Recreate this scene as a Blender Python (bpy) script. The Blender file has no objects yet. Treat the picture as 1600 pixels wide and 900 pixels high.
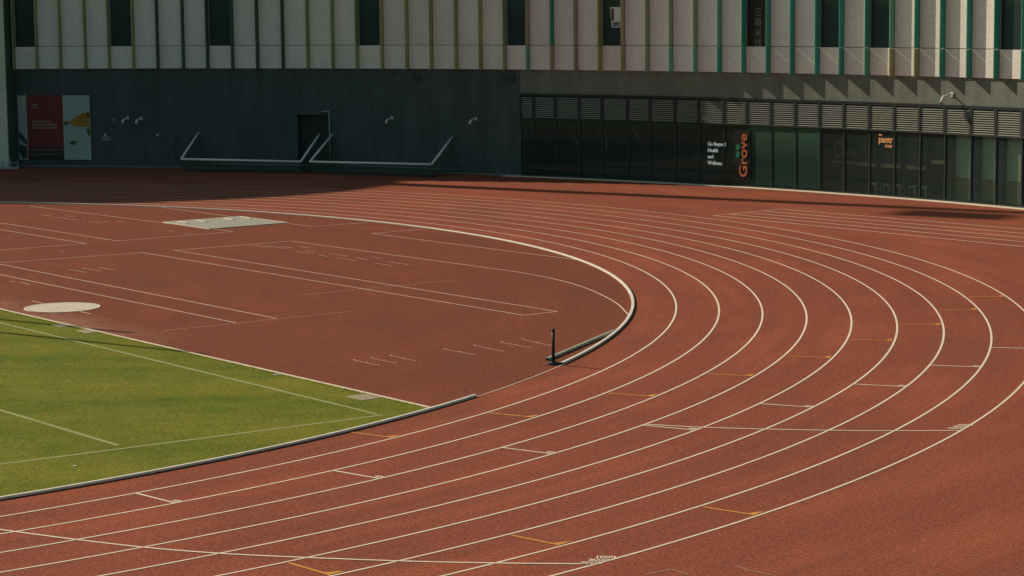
import bpy, bmesh, math, random
from mathutils import Vector, Matrix

random.seed(7)
SC = bpy.context.scene
COL = SC.collection
PI = math.pi
rad = math.radians

# ------------------------------------------------------------------ camera
# world frame: origin = centre of the bend, +Y = along the straights, Z up, metres
CAM_POS = Vector((74.302, -15.376, 8.808))
PITCH, ROLL, FPX = 0.124099, -0.010482, 3600.39
fwd_h = Vector((-0.79449, 0.60728, 0)); right_h = Vector((0.60728, 0.79449, 0))
fwd = fwd_h * math.cos(PITCH) + Vector((0, 0, -math.sin(PITCH)))
up0 = fwd_h * math.sin(PITCH) + Vector((0, 0, math.cos(PITCH)))
cx_ = right_h * math.cos(ROLL) + up0 * math.sin(ROLL)
cy_ = -right_h * math.sin(ROLL) + up0 * math.cos(ROLL)
cam = bpy.data.cameras.new("camera"); cam_o = bpy.data.objects.new("camera", cam)
COL.objects.link(cam_o)
M = Matrix((cx_, cy_, -fwd)).transposed().to_4x4(); M.translation = CAM_POS
cam_o.matrix_world = M
cam.sensor_width = 36; cam.lens = 36 * FPX / 1600
cam.clip_start = 0.5; cam.clip_end = 5000
SC.camera = cam_o

# ------------------------------------------------------------------ light
SUN_AZ, SUN_EL = 198.0, 32.0
wd = bpy.data.worlds.new("World"); SC.world = wd; wd.use_nodes = True
nt = wd.node_tree; nt.nodes.clear()
sky = nt.nodes.new("ShaderNodeTexSky"); sky.sky_type = 'NISHITA'; sky.sun_disc = False
sky.sun_elevation = rad(SUN_EL); sky.sun_rotation = rad((90 - SUN_AZ) % 360)
sky.air_density = 1.0; sky.dust_density = 1.5; sky.ozone_density = 1.0
bg = nt.nodes.new("ShaderNodeBackground"); bg.inputs[1].default_value = 0.060
wo = nt.nodes.new("ShaderNodeOutputWorld")
hz = nt.nodes.new("ShaderNodeVectorMath"); hz.operation = 'MULTIPLY'; hz.inputs[1].default_value = (0.84, 1.10, 0.90)   # hazy, slightly green sky
nt.links.new(sky.outputs[0], hz.inputs[0]); nt.links.new(hz.outputs[0], bg.inputs[0]); nt.links.new(bg.outputs[0], wo.inputs[0])
sun = bpy.data.lights.new("sun", 'SUN'); sun.energy = 4.0; sun.angle = rad(0.53)
sun.color = (1.0, 0.855, 0.68)
sun_o = bpy.data.objects.new("sun", sun); COL.objects.link(sun_o)
sd = Vector((-math.cos(rad(SUN_AZ)) * math.cos(rad(SUN_EL)), -math.sin(rad(SUN_AZ)) * math.cos(rad(SUN_EL)), -math.sin(rad(SUN_EL))))
sun_o.rotation_euler = sd.to_track_quat('-Z', 'Y').to_euler(); sun_o.location = (-40, -40, 60)
vs = SC.view_settings
vs.view_transform = 'Standard'; vs.look = 'None'; vs.gamma = 1.0; vs.exposure = 0.15; vs.use_curve_mapping = False

# ------------------------------------------------------------------ materials
MATS = {}
def mat(name, base, rough=0.8, var=0.0, scale=4.0, grain=0.0, gscale=22.0, metal=0.0, spec=0.3, bump=0.0):
    """principled material with slow tone variation (var) and fine grain"""
    m = bpy.data.materials.new(name); m.use_nodes = True
    n = m.node_tree; b = n.nodes["Principled BSDF"]
    b.inputs["Roughness"].default_value = rough; b.inputs["Metallic"].default_value = metal
    b.inputs["Specular IOR Level"].default_value = spec
    b.inputs["Base Color"].default_value = (*base, 1)
    MATS[name] = m
    if var or grain or bump:
        tc = n.nodes.new("ShaderNodeTexCoord")
        col = None
        def layer(prev, s, amt, detail):
            t = n.nodes.new("ShaderNodeTexNoise"); t.inputs["Scale"].default_value = s
            t.inputs["Detail"].default_value = detail; t.inputs["Roughness"].default_value = 0.65
            n.links.new(tc.outputs["Object"], t.inputs["Vector"])
            mr = n.nodes.new("ShaderNodeMapRange")
            mr.inputs[1].default_value = 0.25; mr.inputs[2].default_value = 0.75
            mr.inputs[3].default_value = 1 - amt; mr.inputs[4].default_value = 1 + amt
            n.links.new(t.outputs["Fac"], mr.inputs[0])
            mx = n.nodes.new("ShaderNodeVectorMath"); mx.operation = 'SCALE'
            if prev is None: mx.inputs[0].default_value = base
            else: n.links.new(prev, mx.inputs[0])
            n.links.new(mr.outputs[0], mx.inputs["Scale"])
            return mx.outputs[0], t
        if var: col, _ = layer(col, scale, var, 4)
        if grain: col, _ = layer(col, gscale, grain, 2)
        if col is not None: n.links.new(col, b.inputs["Base Color"])
        if bump:
            t = n.nodes.new("ShaderNodeTexNoise"); t.inputs["Scale"].default_value = gscale
            n.links.new(tc.outputs["Object"], t.inputs["Vector"])
            bp = n.nodes.new("ShaderNodeBump"); bp.inputs["Strength"].default_value = bump; bp.inputs["Distance"].default_value = 0.02
            n.links.new(t.outputs["Fac"], bp.inputs["Height"]); n.links.new(bp.outputs[0], b.inputs["Normal"])
    return m

def N(nt, typ, **kw):
    n = nt.nodes.new(typ)
    for k, v in kw.items(): setattr(n, k, v)
    return n

def math_node(nt, op, a, b=None, c=None):
    n = nt.nodes.new("ShaderNodeMath"); n.operation = op
    for i, v in enumerate((a, b, c)):
        if v is None: continue
        if isinstance(v, (int, float)): n.inputs[i].default_value = v
        else: nt.links.new(v, n.inputs[i])
    return n.outputs[0]

def noise(nt, vec, scale, detail=3, rough=0.6):
    t = nt.nodes.new("ShaderNodeTexNoise"); t.inputs["Scale"].default_value = scale
    t.inputs["Detail"].default_value = detail; t.inputs["Roughness"].default_value = rough
    nt.links.new(vec, t.inputs["Vector"]); return t.outputs["Fac"]

def maprange(nt, v, a, b, c, d):
    m = nt.nodes.new("ShaderNodeMapRange"); nt.links.new(v, m.inputs[0])
    for i, x in enumerate((a, b, c, d)): m.inputs[i + 1].default_value = x
    return m.outputs[0]

def mixcol(nt, fac, a, b):
    m = nt.nodes.new("ShaderNodeMix"); m.data_type = 'RGBA'
    if isinstance(fac, (int, float)): m.inputs[0].default_value = fac
    else: nt.links.new(fac, m.inputs[0])
    for i, v in ((6, a), (7, b)):
        if isinstance(v, tuple): m.inputs[i].default_value = (*v, 1)
        else: nt.links.new(v, m.inputs[i])
    return m.outputs[2]

def rubber(name, base, bright, dark, dirt=None):
    """granulated rubber: lane-wise streaks, worn bright patches, dark traffic film, granules"""
    m = bpy.data.materials.new(name); m.use_nodes = True; nt = m.node_tree; b = nt.nodes["Principled BSDF"]
    tc = N(nt, "ShaderNodeTexCoord"); P = tc.outputs["Object"]
    sp = N(nt, "ShaderNodeSeparateXYZ"); nt.links.new(P, sp.inputs[0])
    x, y = sp.outputs[0], sp.outputs[1]
    r = math_node(nt, 'SQRT', math_node(nt, 'ADD', math_node(nt, 'MULTIPLY', x, x), math_node(nt, 'MULTIPLY', y, y)))
    a = math_node(nt, 'MULTIPLY', math_node(nt, 'ARCTAN2', y, x), 42.0)
    cb = N(nt, "ShaderNodeCombineXYZ"); nt.links.new(math_node(nt, 'MULTIPLY', a, 0.28), cb.inputs[0]); nt.links.new(r, cb.inputs[1])
    lane = noise(nt, cb.outputs[0], 0.55, 4)
    big = noise(nt, P, 0.16, 4)
    mid = noise(nt, P, 1.7, 4, 0.7)
    cs = N(nt, "ShaderNodeCombineXYZ"); nt.links.new(math_node(nt, 'MULTIPLY', a, 0.10), cs.inputs[0]); nt.links.new(math_node(nt, 'MULTIPLY', r, 1.6), cs.inputs[1])
    streak = noise(nt, cs.outputs[0], 1.6, 5, 0.65)
    c = mixcol(nt, maprange(nt, lane, 0.48, 0.70, 0, 0.72), base, bright)
    c = mixcol(nt, maprange(nt, big, 0.50, 0.72, 0, 0.45), c, dark)
    c = mixcol(nt, maprange(nt, mid, 0.52, 0.78, 0, 0.35), c, dark)
    c = mixcol(nt, maprange(nt, streak, 0.52, 0.76, 0, 0.50), c, dark)
    c = mixcol(nt, maprange(nt, streak, 0.46, 0.26, 0, 0.40), c, bright)
    if dirt:
        # pale scuffed dust trodden along the grass edge next to the throwing circle
        d1 = math_node(nt, 'ABSOLUTE', math_node(nt, 'SUBTRACT', y, 13.3))
        d2 = math_node(nt, 'ABSOLUTE', math_node(nt, 'SUBTRACT', x, 14.0))
        f = math_node(nt, 'MULTIPLY', maprange(nt, d1, 0.25, 1.7, 1, 0), maprange(nt, d2, 3.2, 8.5, 1, 0))
        f = math_node(nt, 'MULTIPLY', f, maprange(nt, noise(nt, P, 0.9, 5, 0.7), 0.30, 0.62, 0.0, 0.6))
        c = mixcol(nt, f, c, dirt)
    g1 = maprange(nt, noise(nt, P, 30, 1, 0.7), 0.25, 0.75, 0.50, 1.50)
    g2 = maprange(nt, noise(nt, P, 11, 2, 0.8), 0.25, 0.75, 0.66, 1.34)
    v = N(nt, "ShaderNodeVectorMath", operation='SCALE'); nt.links.new(c, v.inputs[0])
    nt.links.new(math_node(nt, 'MULTIPLY', g1, g2), v.inputs["Scale"])
    nt.links.new(v.outputs[0], b.inputs["Base Color"])
    b.inputs["Roughness"].default_value = 0.9; b.inputs["Specular IOR Level"].default_value = 0.03
    bp = N(nt, "ShaderNodeBump"); bp.inputs["Strength"].default_value = 0.35; bp.inputs["Distance"].default_value = 0.01
    nt.links.new(noise(nt, P, 60, 2), bp.inputs["Height"]); nt.links.new(bp.outputs[0], b.inputs["Normal"])
    MATS[name] = m; return m

def grass_mat(name):
    m = bpy.data.materials.new(name); m.use_nodes = True; nt = m.node_tree; b = nt.nodes["Principled BSDF"]
    tc = N(nt, "ShaderNodeTexCoord"); P = tc.outputs["Object"]
    sp = N(nt, "ShaderNodeSeparateXYZ"); nt.links.new(P, sp.inputs[0]); gx, gy = sp.outputs[0], sp.outputs[1]
    cb = N(nt, "ShaderNodeCombineXYZ")
    nt.links.new(math_node(nt, 'ADD', math_node(nt, 'MULTIPLY', gx, 0.17), math_node(nt, 'MULTIPLY', gy, 0.22)), cb.inputs[0])
    nt.links.new(math_node(nt, 'SUBTRACT', math_node(nt, 'MULTIPLY', gy, 0.61), math_node(nt, 'MULTIPLY', gx, 0.79)), cb.inputs[1])
    big = noise(nt, cb.outputs[0], 0.42, 4); mid = noise(nt, P, 0.9, 4, 0.7); fine = noise(nt, P, 9, 3, 0.75); bl = noise(nt, P, 24, 1, 0.7)
    c = mixcol(nt, maprange(nt, big, 0.36, 0.66, 0, 1), (0.122, 0.148, 0.016), (0.200, 0.190, 0.023))
    c = mixcol(nt, maprange(nt, mid, 0.50, 0.78, 0, 0.7), c, (0.215, 0.172, 0.036))
    c = mixcol(nt, maprange(nt, mid, 0.50, 0.25, 0, 0.6), c, (0.078, 0.112, 0.016))
    # thin strip of tired turf towards the rubber edge
    v = N(nt, "ShaderNodeVectorMath", operation='SCALE'); nt.links.new(c, v.inputs[0])
    s = math_node(nt, 'MULTIPLY', maprange(nt, fine, 0.25, 0.75, 0.70, 1.30), maprange(nt, bl, 0.25, 0.75, 0.66, 1.34))
    nt.links.new(s, v.inputs["Scale"]); nt.links.new(v.outputs[0], b.inputs["Base Color"])
    b.inputs["Roughness"].default_value = 0.95; b.inputs["Specular IOR Level"].default_value = 0.05
    bp = N(nt, "ShaderNodeBump"); bp.inputs["Strength"].default_value = 0.5; bp.inputs["Distance"].default_value = 0.03
    nt.links.new(bl, bp.inputs["Height"]); nt.links.new(bp.outputs[0], b.inputs["Normal"])
    MATS[name] = m; return m

def paint_mat(name, base, under, wear):
    """road paint worn through in places"""
    m = bpy.data.materials.new(name); m.use_nodes = True; nt = m.node_tree; b = nt.nodes["Principled BSDF"]
    tc = N(nt, "ShaderNodeTexCoord"); P = tc.outputs["Object"]
    f = math_node(nt, 'ADD', noise(nt, P, 30, 3, 0.7), math_node(nt, 'MULTIPLY', noise(nt, P, 1.3, 3), 0.8))
    c = mixcol(nt, maprange(nt, f, 0.85, 1.35, 0, wear), base, under)
    nt.links.new(c, b.inputs["Base Color"]); b.inputs["Roughness"].default_value = 0.8; b.inputs["Specular IOR Level"].default_value = 0.2
    MATS[name] = m; return m

def glass_mat(name, tint, dust=0.15, rough=0.02):
    m = bpy.data.materials.new(name); m.use_nodes = True; nt = m.node_tree; nt.nodes.clear()
    o = N(nt, "ShaderNodeOutputMaterial"); mx = N(nt, "ShaderNodeMixShader")
    tr = N(nt, "ShaderNodeBsdfTransparent"); tr.inputs[0].default_value = (*tint, 1)
    gl = N(nt, "ShaderNodeBsdfGlossy"); gl.inputs["Roughness"].default_value = rough; gl.inputs[0].default_value = (0.38, 0.62, 0.62, 1)
    fr = N(nt, "ShaderNodeLayerWeight"); fr.inputs[0].default_value = 0.5      # Schlick reflectance, same from both sides of a thin pane
    nt.links.new(math_node(nt, 'MULTIPLY_ADD', math_node(nt, 'POWER', fr.outputs["Facing"], 5.0), 0.9, 0.035), mx.inputs[0]); nt.links.new(tr.outputs[0], mx.inputs[1]); nt.links.new(gl.outputs[0], mx.inputs[2])
    df = N(nt, "ShaderNodeBsdfDiffuse"); df.inputs[0].default_value = (0.24, 0.34, 0.33, 1)      # film of dust on the pane
    m2 = N(nt, "ShaderNodeMixShader"); m2.inputs[0].default_value = dust
    nt.links.new(mx.outputs[0], m2.inputs[1]); nt.links.new(df.outputs[0], m2.inputs[2])
    nt.links.new(m2.outputs[0], o.inputs[0]); MATS[name] = m; return m

def net_mat(name, col, cover):
    m = bpy.data.materials.new(name); m.use_nodes = True; nt = m.node_tree; nt.nodes.clear()
    o = N(nt, "ShaderNodeOutputMaterial"); mx = N(nt, "ShaderNodeMixShader"); mx.inputs[0].default_value = cover
    tr = N(nt, "ShaderNodeBsdfTransparent"); df = N(nt, "ShaderNodeBsdfDiffuse"); df.inputs[0].default_value = (*col, 1)
    nt.links.new(tr.outputs[0], mx.inputs[1]); nt.links.new(df.outputs[0], mx.inputs[2]); nt.links.new(mx.outputs[0], o.inputs[0])
    MATS[name] = m; return m

rubber('track_rubber', (0.272, 0.081, 0.049), (0.385, 0.104, 0.058), (0.180, 0.069, 0.043))
rubber('infield_rubber', (0.212, 0.066, 0.040), (0.262, 0.077, 0.044), (0.158, 0.059, 0.037), dirt=(0.40, 0.22, 0.15))
grass_mat('turf')
_m = bpy.data.materials.new('turf_blade'); _m.use_nodes = True; _t = _m.node_tree; _t.nodes.clear(); MATS['turf_blade'] = _m
_o = N(_t, "ShaderNodeOutputMaterial"); _x = N(_t, "ShaderNodeMixShader"); _x.inputs[0].default_value = 0.55
_d = N(_t, "ShaderNodeBsdfDiffuse"); _d.inputs[0].default_value = (0.17, 0.19, 0.02, 1); _l = N(_t, "ShaderNodeBsdfTranslucent"); _l.inputs[0].default_value = (0.26, 0.28, 0.03, 1)
_t.links.new(_d.outputs[0], _x.inputs[1]); _t.links.new(_l.outputs[0], _x.inputs[2]); _t.links.new(_x.outputs[0], _o.inputs[0])
mat('asphalt', (0.05, 0.05, 0.05), 0.9, 0.2, 0.5)
paint_mat('line_paint', (0.86, 0.69, 0.54), (0.40, 0.18, 0.11), 0.40)
paint_mat('thin_line_paint', (0.76, 0.53, 0.40), (0.34, 0.13, 0.07), 0.50)
paint_mat('orange_paint', (0.72, 0.29, 0.055), (0.36, 0.13, 0.06), 0.55)
paint_mat('faint_paint', (0.60, 0.36, 0.26), (0.28, 0.10, 0.06), 0.8)
paint_mat('turf_paint', (0.32, 0.33, 0.13), (0.20, 0.22, 0.04), 0.9)
mat('edging', (0.74, 0.61, 0.45), 0.85, 0.15, 3, 0.1)
mat('rail_alu', (0.82, 0.74, 0.62), 0.55, 0.12, 2, 0.08, metal=0.0)
mat('rail_side', (0.30, 0.30, 0.26), 0.6, 0.2, 2, 0.1)
mat('rail_end', (0.012, 0.012, 0.012), 0.8)
mat('loose_alu', (0.33, 0.32, 0.26), 0.6, 0.2, 2, 0.1)
mat('post_paint', (0.016, 0.028, 0.022), 0.5, 0.2, 6)
mat('concrete_pale', (0.62, 0.52, 0.42), 0.9, 0.12, 2.5, 0.14, 16)
mat('board', (0.34, 0.325, 0.275), 0.85, 0.10, 2, 0.12, 14)
mat('board_trim', (0.74, 0.66, 0.52), 0.8, 0.1, 3)
mat('cover', (0.36, 0.29, 0.19), 0.9, 0.2, 4, 0.15)
mat('wall_render', (0.082, 0.104, 0.103), 0.92, 0.10, 0.7, 0.30, 11, bump=0.15)
mat('wall_joint', (0.06, 0.085, 0.082), 0.92)
mat('bulkhead', (0.190, 0.208, 0.170), 0.92, 0.10, 0.9, 0.22, 11, bump=0.15)
mat('backing', (0.02, 0.024, 0.022), 0.95)
mat('panel', (0.88, 0.82, 0.74), 0.8, 0.05, 0.6, 0.16, 12)
mat('fin_olive', (0.380, 0.395, 0.165), 0.6, 0.1, 2, 0.12)
mat('fin_dark', (0.080, 0.125, 0.082), 0.6, 0.1, 2, 0.12)
mat('fin_moss', (0.310, 0.370, 0.175), 0.6, 0.1, 2, 0.12)
mat('fin_tan', (0.410, 0.375, 0.215), 0.6, 0.1, 2, 0.12)
mat('fin_sage', (0.330, 0.390, 0.275), 0.6, 0.1, 2, 0.12)
mat('fin_mint', (0.200, 0.420, 0.300), 0.6, 0.1, 2, 0.12)
mat('fin_teal', (0.075, 0.335, 0.250), 0.6, 0.1, 2, 0.12)
mat('window_frame', (0.32, 0.34, 0.30), 0.6)
mat('window_dark', (0.055, 0.075, 0.077), 0.5, 0.2, 2, 0.3, 11)
mat('louvre_frame', (0.026, 0.036, 0.032), 0.7, 0.1, 3)
mat('louvre_slat', (0.31, 0.305, 0.25), 0.6, 0.1, 3)
mat('mullion', (0.030, 0.044, 0.040), 0.5)
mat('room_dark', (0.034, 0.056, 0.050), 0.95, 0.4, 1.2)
mat('room_floor', (0.06, 0.055, 0.045), 0.6)
mat('room_pale', (0.52, 0.58, 0.44), 0.9, 0.1, 2)
mat('room_brown', (0.26, 0.20, 0.11), 0.8, 0.2, 2)
film = mat('green_film', (0.10, 0.26, 0.17), 0.6, spec=0.1)
_t = film.node_tree; _tc = N(_t, "ShaderNodeTexCoord"); _sp = N(_t, "ShaderNodeSeparateXYZ"); _t.links.new(_tc.outputs["Object"], _sp.inputs[0])
_z = math_node(_t, 'ADD', _sp.outputs[2], math_node(_t, 'MULTIPLY', noise(_t, _tc.outputs["Object"], 1.5, 3), 0.9))
_t.links.new(mixcol(_t, maprange(_t, _z, 1.7, 3.3, 0, 1), (0.014, 0.044, 0.036), (0.050, 0.125, 0.078)), _t.nodes["Principled BSDF"].inputs["Base Color"])   # darker towards the bottom
mat('wood_pale', (0.60, 0.40, 0.22), 0.6, 0.15, 4)
mat('shelf_wood', (0.27, 0.21, 0.12), 0.7, 0.15, 4)
mat('pillar', (0.70, 0.69, 0.56), 0.9, 0.08, 0.8, 0.15, 14)
mat('roof', (0.2, 0.2, 0.19), 0.9, 0.1, 1)
mat('white_steel', (0.88, 0.88, 0.82), 0.45, 0.06, 3)
mat('grey_steel', (0.34, 0.38, 0.36), 0.5)
net_mat('goal_net', (0.055, 0.095, 0.070), 0.42)
mat('door_paint', (0.022, 0.032, 0.030), 0.6)
mat('camera_white', (0.72, 0.70, 0.64), 0.45)
mat('camera_black', (0.02, 0.02, 0.02), 0.4)
mat('banner_red', (0.210, 0.036, 0.038), 0.6, 0.06, 1.5, 0.2)
mat('banner_brown', (0.052, 0.034, 0.032), 0.6, 0.1, 1.5, 0.2)
mat('banner_pale', (0.38, 0.46, 0.41), 0.6, 0.10, 1.2, 0.18)
mat('banner_text', (0.34, 0.25, 0.22), 0.6)
mat('banner_orange', (0.36, 0.20, 0.035), 0.6, 0.35, 6)
mat('banner_leaf', (0.07, 0.11, 0.04), 0.6, 0.3, 6)
mat('banner_dark', (0.045, 0.065, 0.060), 0.6, 0.3, 3)
mat('sign_orange', (0.50, 0.15, 0.060), 0.5)
mat('sign_green', (0.01, 0.24, 0.10), 0.5)
mat('sign_white', (0.72, 0.78, 0.74), 0.5)
mat('sign_gold', (0.75, 0.36, 0.15), 0.5)
mat('sign_red', (0.17, 0.06, 0.06), 0.5)
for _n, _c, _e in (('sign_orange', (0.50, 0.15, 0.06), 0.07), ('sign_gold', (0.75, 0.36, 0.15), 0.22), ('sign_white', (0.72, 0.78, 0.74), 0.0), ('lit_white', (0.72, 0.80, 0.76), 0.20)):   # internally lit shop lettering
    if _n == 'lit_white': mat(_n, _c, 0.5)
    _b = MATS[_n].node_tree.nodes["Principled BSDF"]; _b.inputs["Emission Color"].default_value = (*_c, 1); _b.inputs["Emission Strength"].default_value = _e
mat('sign_ink', (0.02, 0.02, 0.02), 0.5)
mat('poster_black', (0.018, 0.016, 0.016), 0.5)
mat('poster_text', (0.16, 0.20, 0.19), 0.5)
mat('poster_red', (0.05, 0.016, 0.016), 0.5)
mat('plain_wall', (0.35, 0.33, 0.3), 0.9, 0.1, 0.3)
mat('galv', (0.4, 0.41, 0.4), 0.5, 0.05, 2)
mat('leaf_green', (0.06, 0.10, 0.04), 0.7, 0.3, 5)
mat('litter', (0.8, 0.78, 0.72), 0.6)
glass_mat('shop_glass', (0.80, 0.89, 0.86), 0.06)
glass_mat('upper_glass', (0.55, 0.65, 0.64), 0.10)

def weather(name, per_object, amt, xy, zz):
    """rain streaks down a vertical face and a small tone shift from piece to piece"""
    nt = MATS[name].node_tree; b = nt.nodes["Principled BSDF"]; src = b.inputs["Base Color"].links[0].from_socket
    tc = N(nt, "ShaderNodeTexCoord"); mp = N(nt, "ShaderNodeMapping"); mp.inputs["Scale"].default_value = (xy, xy, zz); nt.links.new(tc.outputs["Object"], mp.inputs[0])
    f = maprange(nt, noise(nt, mp.outputs[0], 1.0, 4, 0.6), 0.30, 0.70, 1 - amt, 1 + amt * 0.6)
    oi = N(nt, "ShaderNodeObjectInfo"); f = math_node(nt, 'MULTIPLY', f, maprange(nt, oi.outputs["Random"], 0, 1, 1 - per_object, 1 + per_object))
    v = N(nt, "ShaderNodeVectorMath", operation='SCALE'); nt.links.new(src, v.inputs[0]); nt.links.new(f, v.inputs["Scale"]); nt.links.new(v.outputs[0], b.inputs["Base Color"])
weather('panel', 0.04, 0.05, 3.5, 0.25)
weather('wall_render', 0.0, 0.22, 1.6, 0.18)
weather('bulkhead', 0.0, 0.18, 1.8, 0.3)
for _n in ('fin_olive', 'fin_dark', 'fin_moss', 'fin_tan', 'fin_sage', 'fin_mint', 'fin_teal'): weather(_n, 0.10, 0.10, 2.0, 0.4)

# ------------------------------------------------------------------ mesh helpers
class MB:
    def __init__(s): s.v = []; s.f = []; s.m = []
    def quad(s, *p, mi=0):
        b = len(s.v); s.v += [tuple(q) for q in p]; s.f.append(tuple(range(b, b + len(p)))); s.m.append(mi)
    def hexa(s, lo, hi, mi=0):
        """lo / hi: 4 corners each, counter-clockwise from above"""
        b = len(s.v); s.v += [tuple(q) for q in lo] + [tuple(q) for q in hi]
        for f in ((3, 2, 1, 0), (4, 5, 6, 7), (0, 1, 5, 4), (1, 2, 6, 5), (2, 3, 7, 6), (3, 0, 4, 7)):
            s.f.append(tuple(b + i for i in f)); s.m.append(mi)
    def box(s, c, size, rz=0, mi=0):
        x, y, z = c; a, b_, h = (q / 2 for q in size); ca, sa = math.cos(rz), math.sin(rz)
        cs = [(-a, -b_), (a, -b_), (a, b_), (-a, b_)]
        w = [(x + u * ca - v * sa, y + u * sa + v * ca) for u, v in cs]
        s.hexa([(*q, z - h) for q in w], [(*q, z + h) for q in w], mi)
    def tube(s, p0, p1, r0, r1=None, n=12, mi=0):
        p0, p1 = Vector(p0), Vector(p1); r1 = r0 if r1 is None else r1
        d = (p1 - p0).normalized(); u = d.orthogonal().normalized(); w = d.cross(u)
        b = len(s.v)
        for p, r in ((p0, r0), (p1, r1)):
            for k in range(n):
                t = 2 * PI * k / n; s.v.append(tuple(p + (u * math.cos(t) + w * math.sin(t)) * r))
        for k in range(n):
            j = (k + 1) % n; s.f.append((b + k, b + j, b + n + j, b + n + k)); s.m.append(mi)
        s.f.append(tuple(b + k for k in reversed(range(n)))); s.m.append(mi)
        s.f.append(tuple(b + n + k for k in range(n))); s.m.append(mi)
    def path(s, pts, r, n=10, mi=0):
        for a, b in zip(pts, pts[1:]): s.tube(a, b, r, n=n, mi=mi)
    def build(s, name, mats, parent=None, bevel=0, smooth=False, loc=None):
        me = bpy.data.meshes.new(name); me.from_pydata(s.v, [], s.f)
        for m in (mats if isinstance(mats, (list, tuple)) else [mats]): me.materials.append(MATS[m])
        for p, i in zip(me.polygons, s.m): p.material_index = i
        bm = bmesh.new(); bm.from_mesh(me); bmesh.ops.recalc_face_normals(bm, faces=bm.faces); bm.to_mesh(me); bm.free()
        o = bpy.data.objects.new(name, me); COL.objects.link(o)
        if parent: o.parent = parent; o.matrix_parent_inverse = Matrix.Translation(-parent.location) if parent.type == 'EMPTY' else Matrix()
        if bevel:
            b = o.modifiers.new("bevel", 'BEVEL'); b.width = bevel; b.segments = 2; b.limit_method = 'ANGLE'
        if smooth:
            for p in me.polygons: p.use_smooth = len(p.vertices) == 4
        return o

def tag(o, label=None, cat=None, group=None, kind=None):
    if label: o['label'] = label
    if cat: o['category'] = cat
    if group: o['group'] = group
    if kind: o['kind'] = kind
    return o
def thing(name, label, cat, loc=(0, 0, 0), group=None):
    o = bpy.data.objects.new(name, None); COL.objects.link(o); o.location = loc; o.empty_display_size = 0.2
    return tag(o, label, cat, group)
def struct(name, mb, m, **k):
    return tag(mb.build(name, m, **k), kind='structure')

def text_faces(txt, size=1.0, bold=0.0, align='LEFT', space=1.0, ext=0.0):
    cu = bpy.data.curves.new("lettering", 'FONT'); cu.body = txt; cu.size = size; cu.align_x = align
    cu.offset = bold; cu.space_character = space; cu.resolution_u = 4; cu.extrude = ext
    o = bpy.data.objects.new("lettering", cu); COL.objects.link(o)
    dg = bpy.context.evaluated_depsgraph_get(); me = bpy.data.meshes.new_from_object(o.evaluated_get(dg))
    vs_ = [tuple(v.co) for v in me.vertices]; fs = [tuple(p.vertices) for p in me.polygons]
    bpy.data.objects.remove(o); bpy.data.curves.remove(cu); bpy.data.meshes.remove(me)
    return vs_, fs
def add_text(mb, txt, fn, mi=0, **k):
    v, f = text_faces(txt, **k); b = len(mb.v)
    mb.v += [tuple(fn(*q)) for q in v]
    for q in f: mb.f.append(tuple(b + i for i in q)); mb.m.append(mi)
    xs = [q[0] for q in v]; return (min(xs), max(xs)) if xs else (0, 0)

# polar point about the bend centre
def pol(r, deg, z=0.0): a = rad(deg); return (r * math.cos(a), r * math.sin(a), z)
def ring(mb, r0, r1, a0, a1, z0, z1=None, step=0.5, mi=0):
    n = max(2, int(abs(a1 - a0) / step))
    for k in range(n):
        b, c = a0 + (a1 - a0) * k / n, a0 + (a1 - a0) * (k + 1) / n
        if z1 is None: mb.quad(pol(r0, b, z0), pol(r1, b, z0), pol(r1, c, z0), pol(r0, c, z0), mi=mi)
        else: mb.hexa([pol(r0, b, z0), pol(r1, b, z0), pol(r1, c, z0), pol(r0, c, z0)], [pol(r0, b, z1), pol(r1, b, z1), pol(r1, c, z1), pol(r0, c, z1)], mi)
def stripe(mb, p, q, w, z, mi=0):
    p, q = Vector((*p[:2], 0)), Vector((*q[:2], 0)); d = (q - p).normalized(); n = Vector((-d.y, d.x, 0)) * (w / 2); e = Vector((0, 0, z))
    mb.quad(p - n + e, q - n + e, q + n + e, p + n + e, mi=mi)
def polystripe(mb, pts, w, z, mi=0):
    P = [Vector((*p[:2], 0)) for p in pts]; L = []
    for i, p in enumerate(P):
        d = (P[min(i + 1, len(P) - 1)] - P[max(i - 1, 0)]).normalized(); n = Vector((-d.y, d.x, 0)) * (w / 2)
        L.append((p - n + Vector((0, 0, z)), p + n + Vector((0, 0, z))))
    for a, b in zip(L, L[1:]): mb.quad(a[0], b[0], b[1], a[1], mi=mi)

# ------------------------------------------------------------------ ground, track, infield, pitch
R0, LANE = 36.5, 1.22
g = MB(); g.quad((-1800, -1800, -0.05), (1800, -1800, -0.05), (1800, 1800, -0.05), (-1800, 1800, -0.05)); struct('ground', g, 'asphalt')
g = MB(); n = 96
g.quad(*[(6.22 + 72.0 * math.cos(2 * PI * k / n), max(-11.82 + 72.0 * math.sin(2 * PI * k / n), -60), 0.0) for k in range(n)])
struct('running_track', g, 'track_rubber')
g = MB(); pts = [(-33.96, 13.28), (33.96, 13.28)] + [pol(36.44, a)[:2] for a in [21.4 + (158.6 - 21.4) * k / 120 for k in range(1, 120)]]
g.quad(*[(x, y, 0.004) for x, y in pts]); struct('infield_surface', g, 'infield_rubber')
g = MB(); pts = [(-36.38, 0), (-36.38, -59), (36.38, -59), (36.38, 0)] + [pol(36.38, a)[:2] for a in [k for k in range(2, 21, 2)]] + [(33.9, 13.24), (-33.9, 13.24)] + [pol(36.38, a)[:2] for a in range(160, 178, 2)]
g.quad(*[(x, y, 0.012) for x, y in pts]); struct('grass_pitch', g, 'turf')

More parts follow.
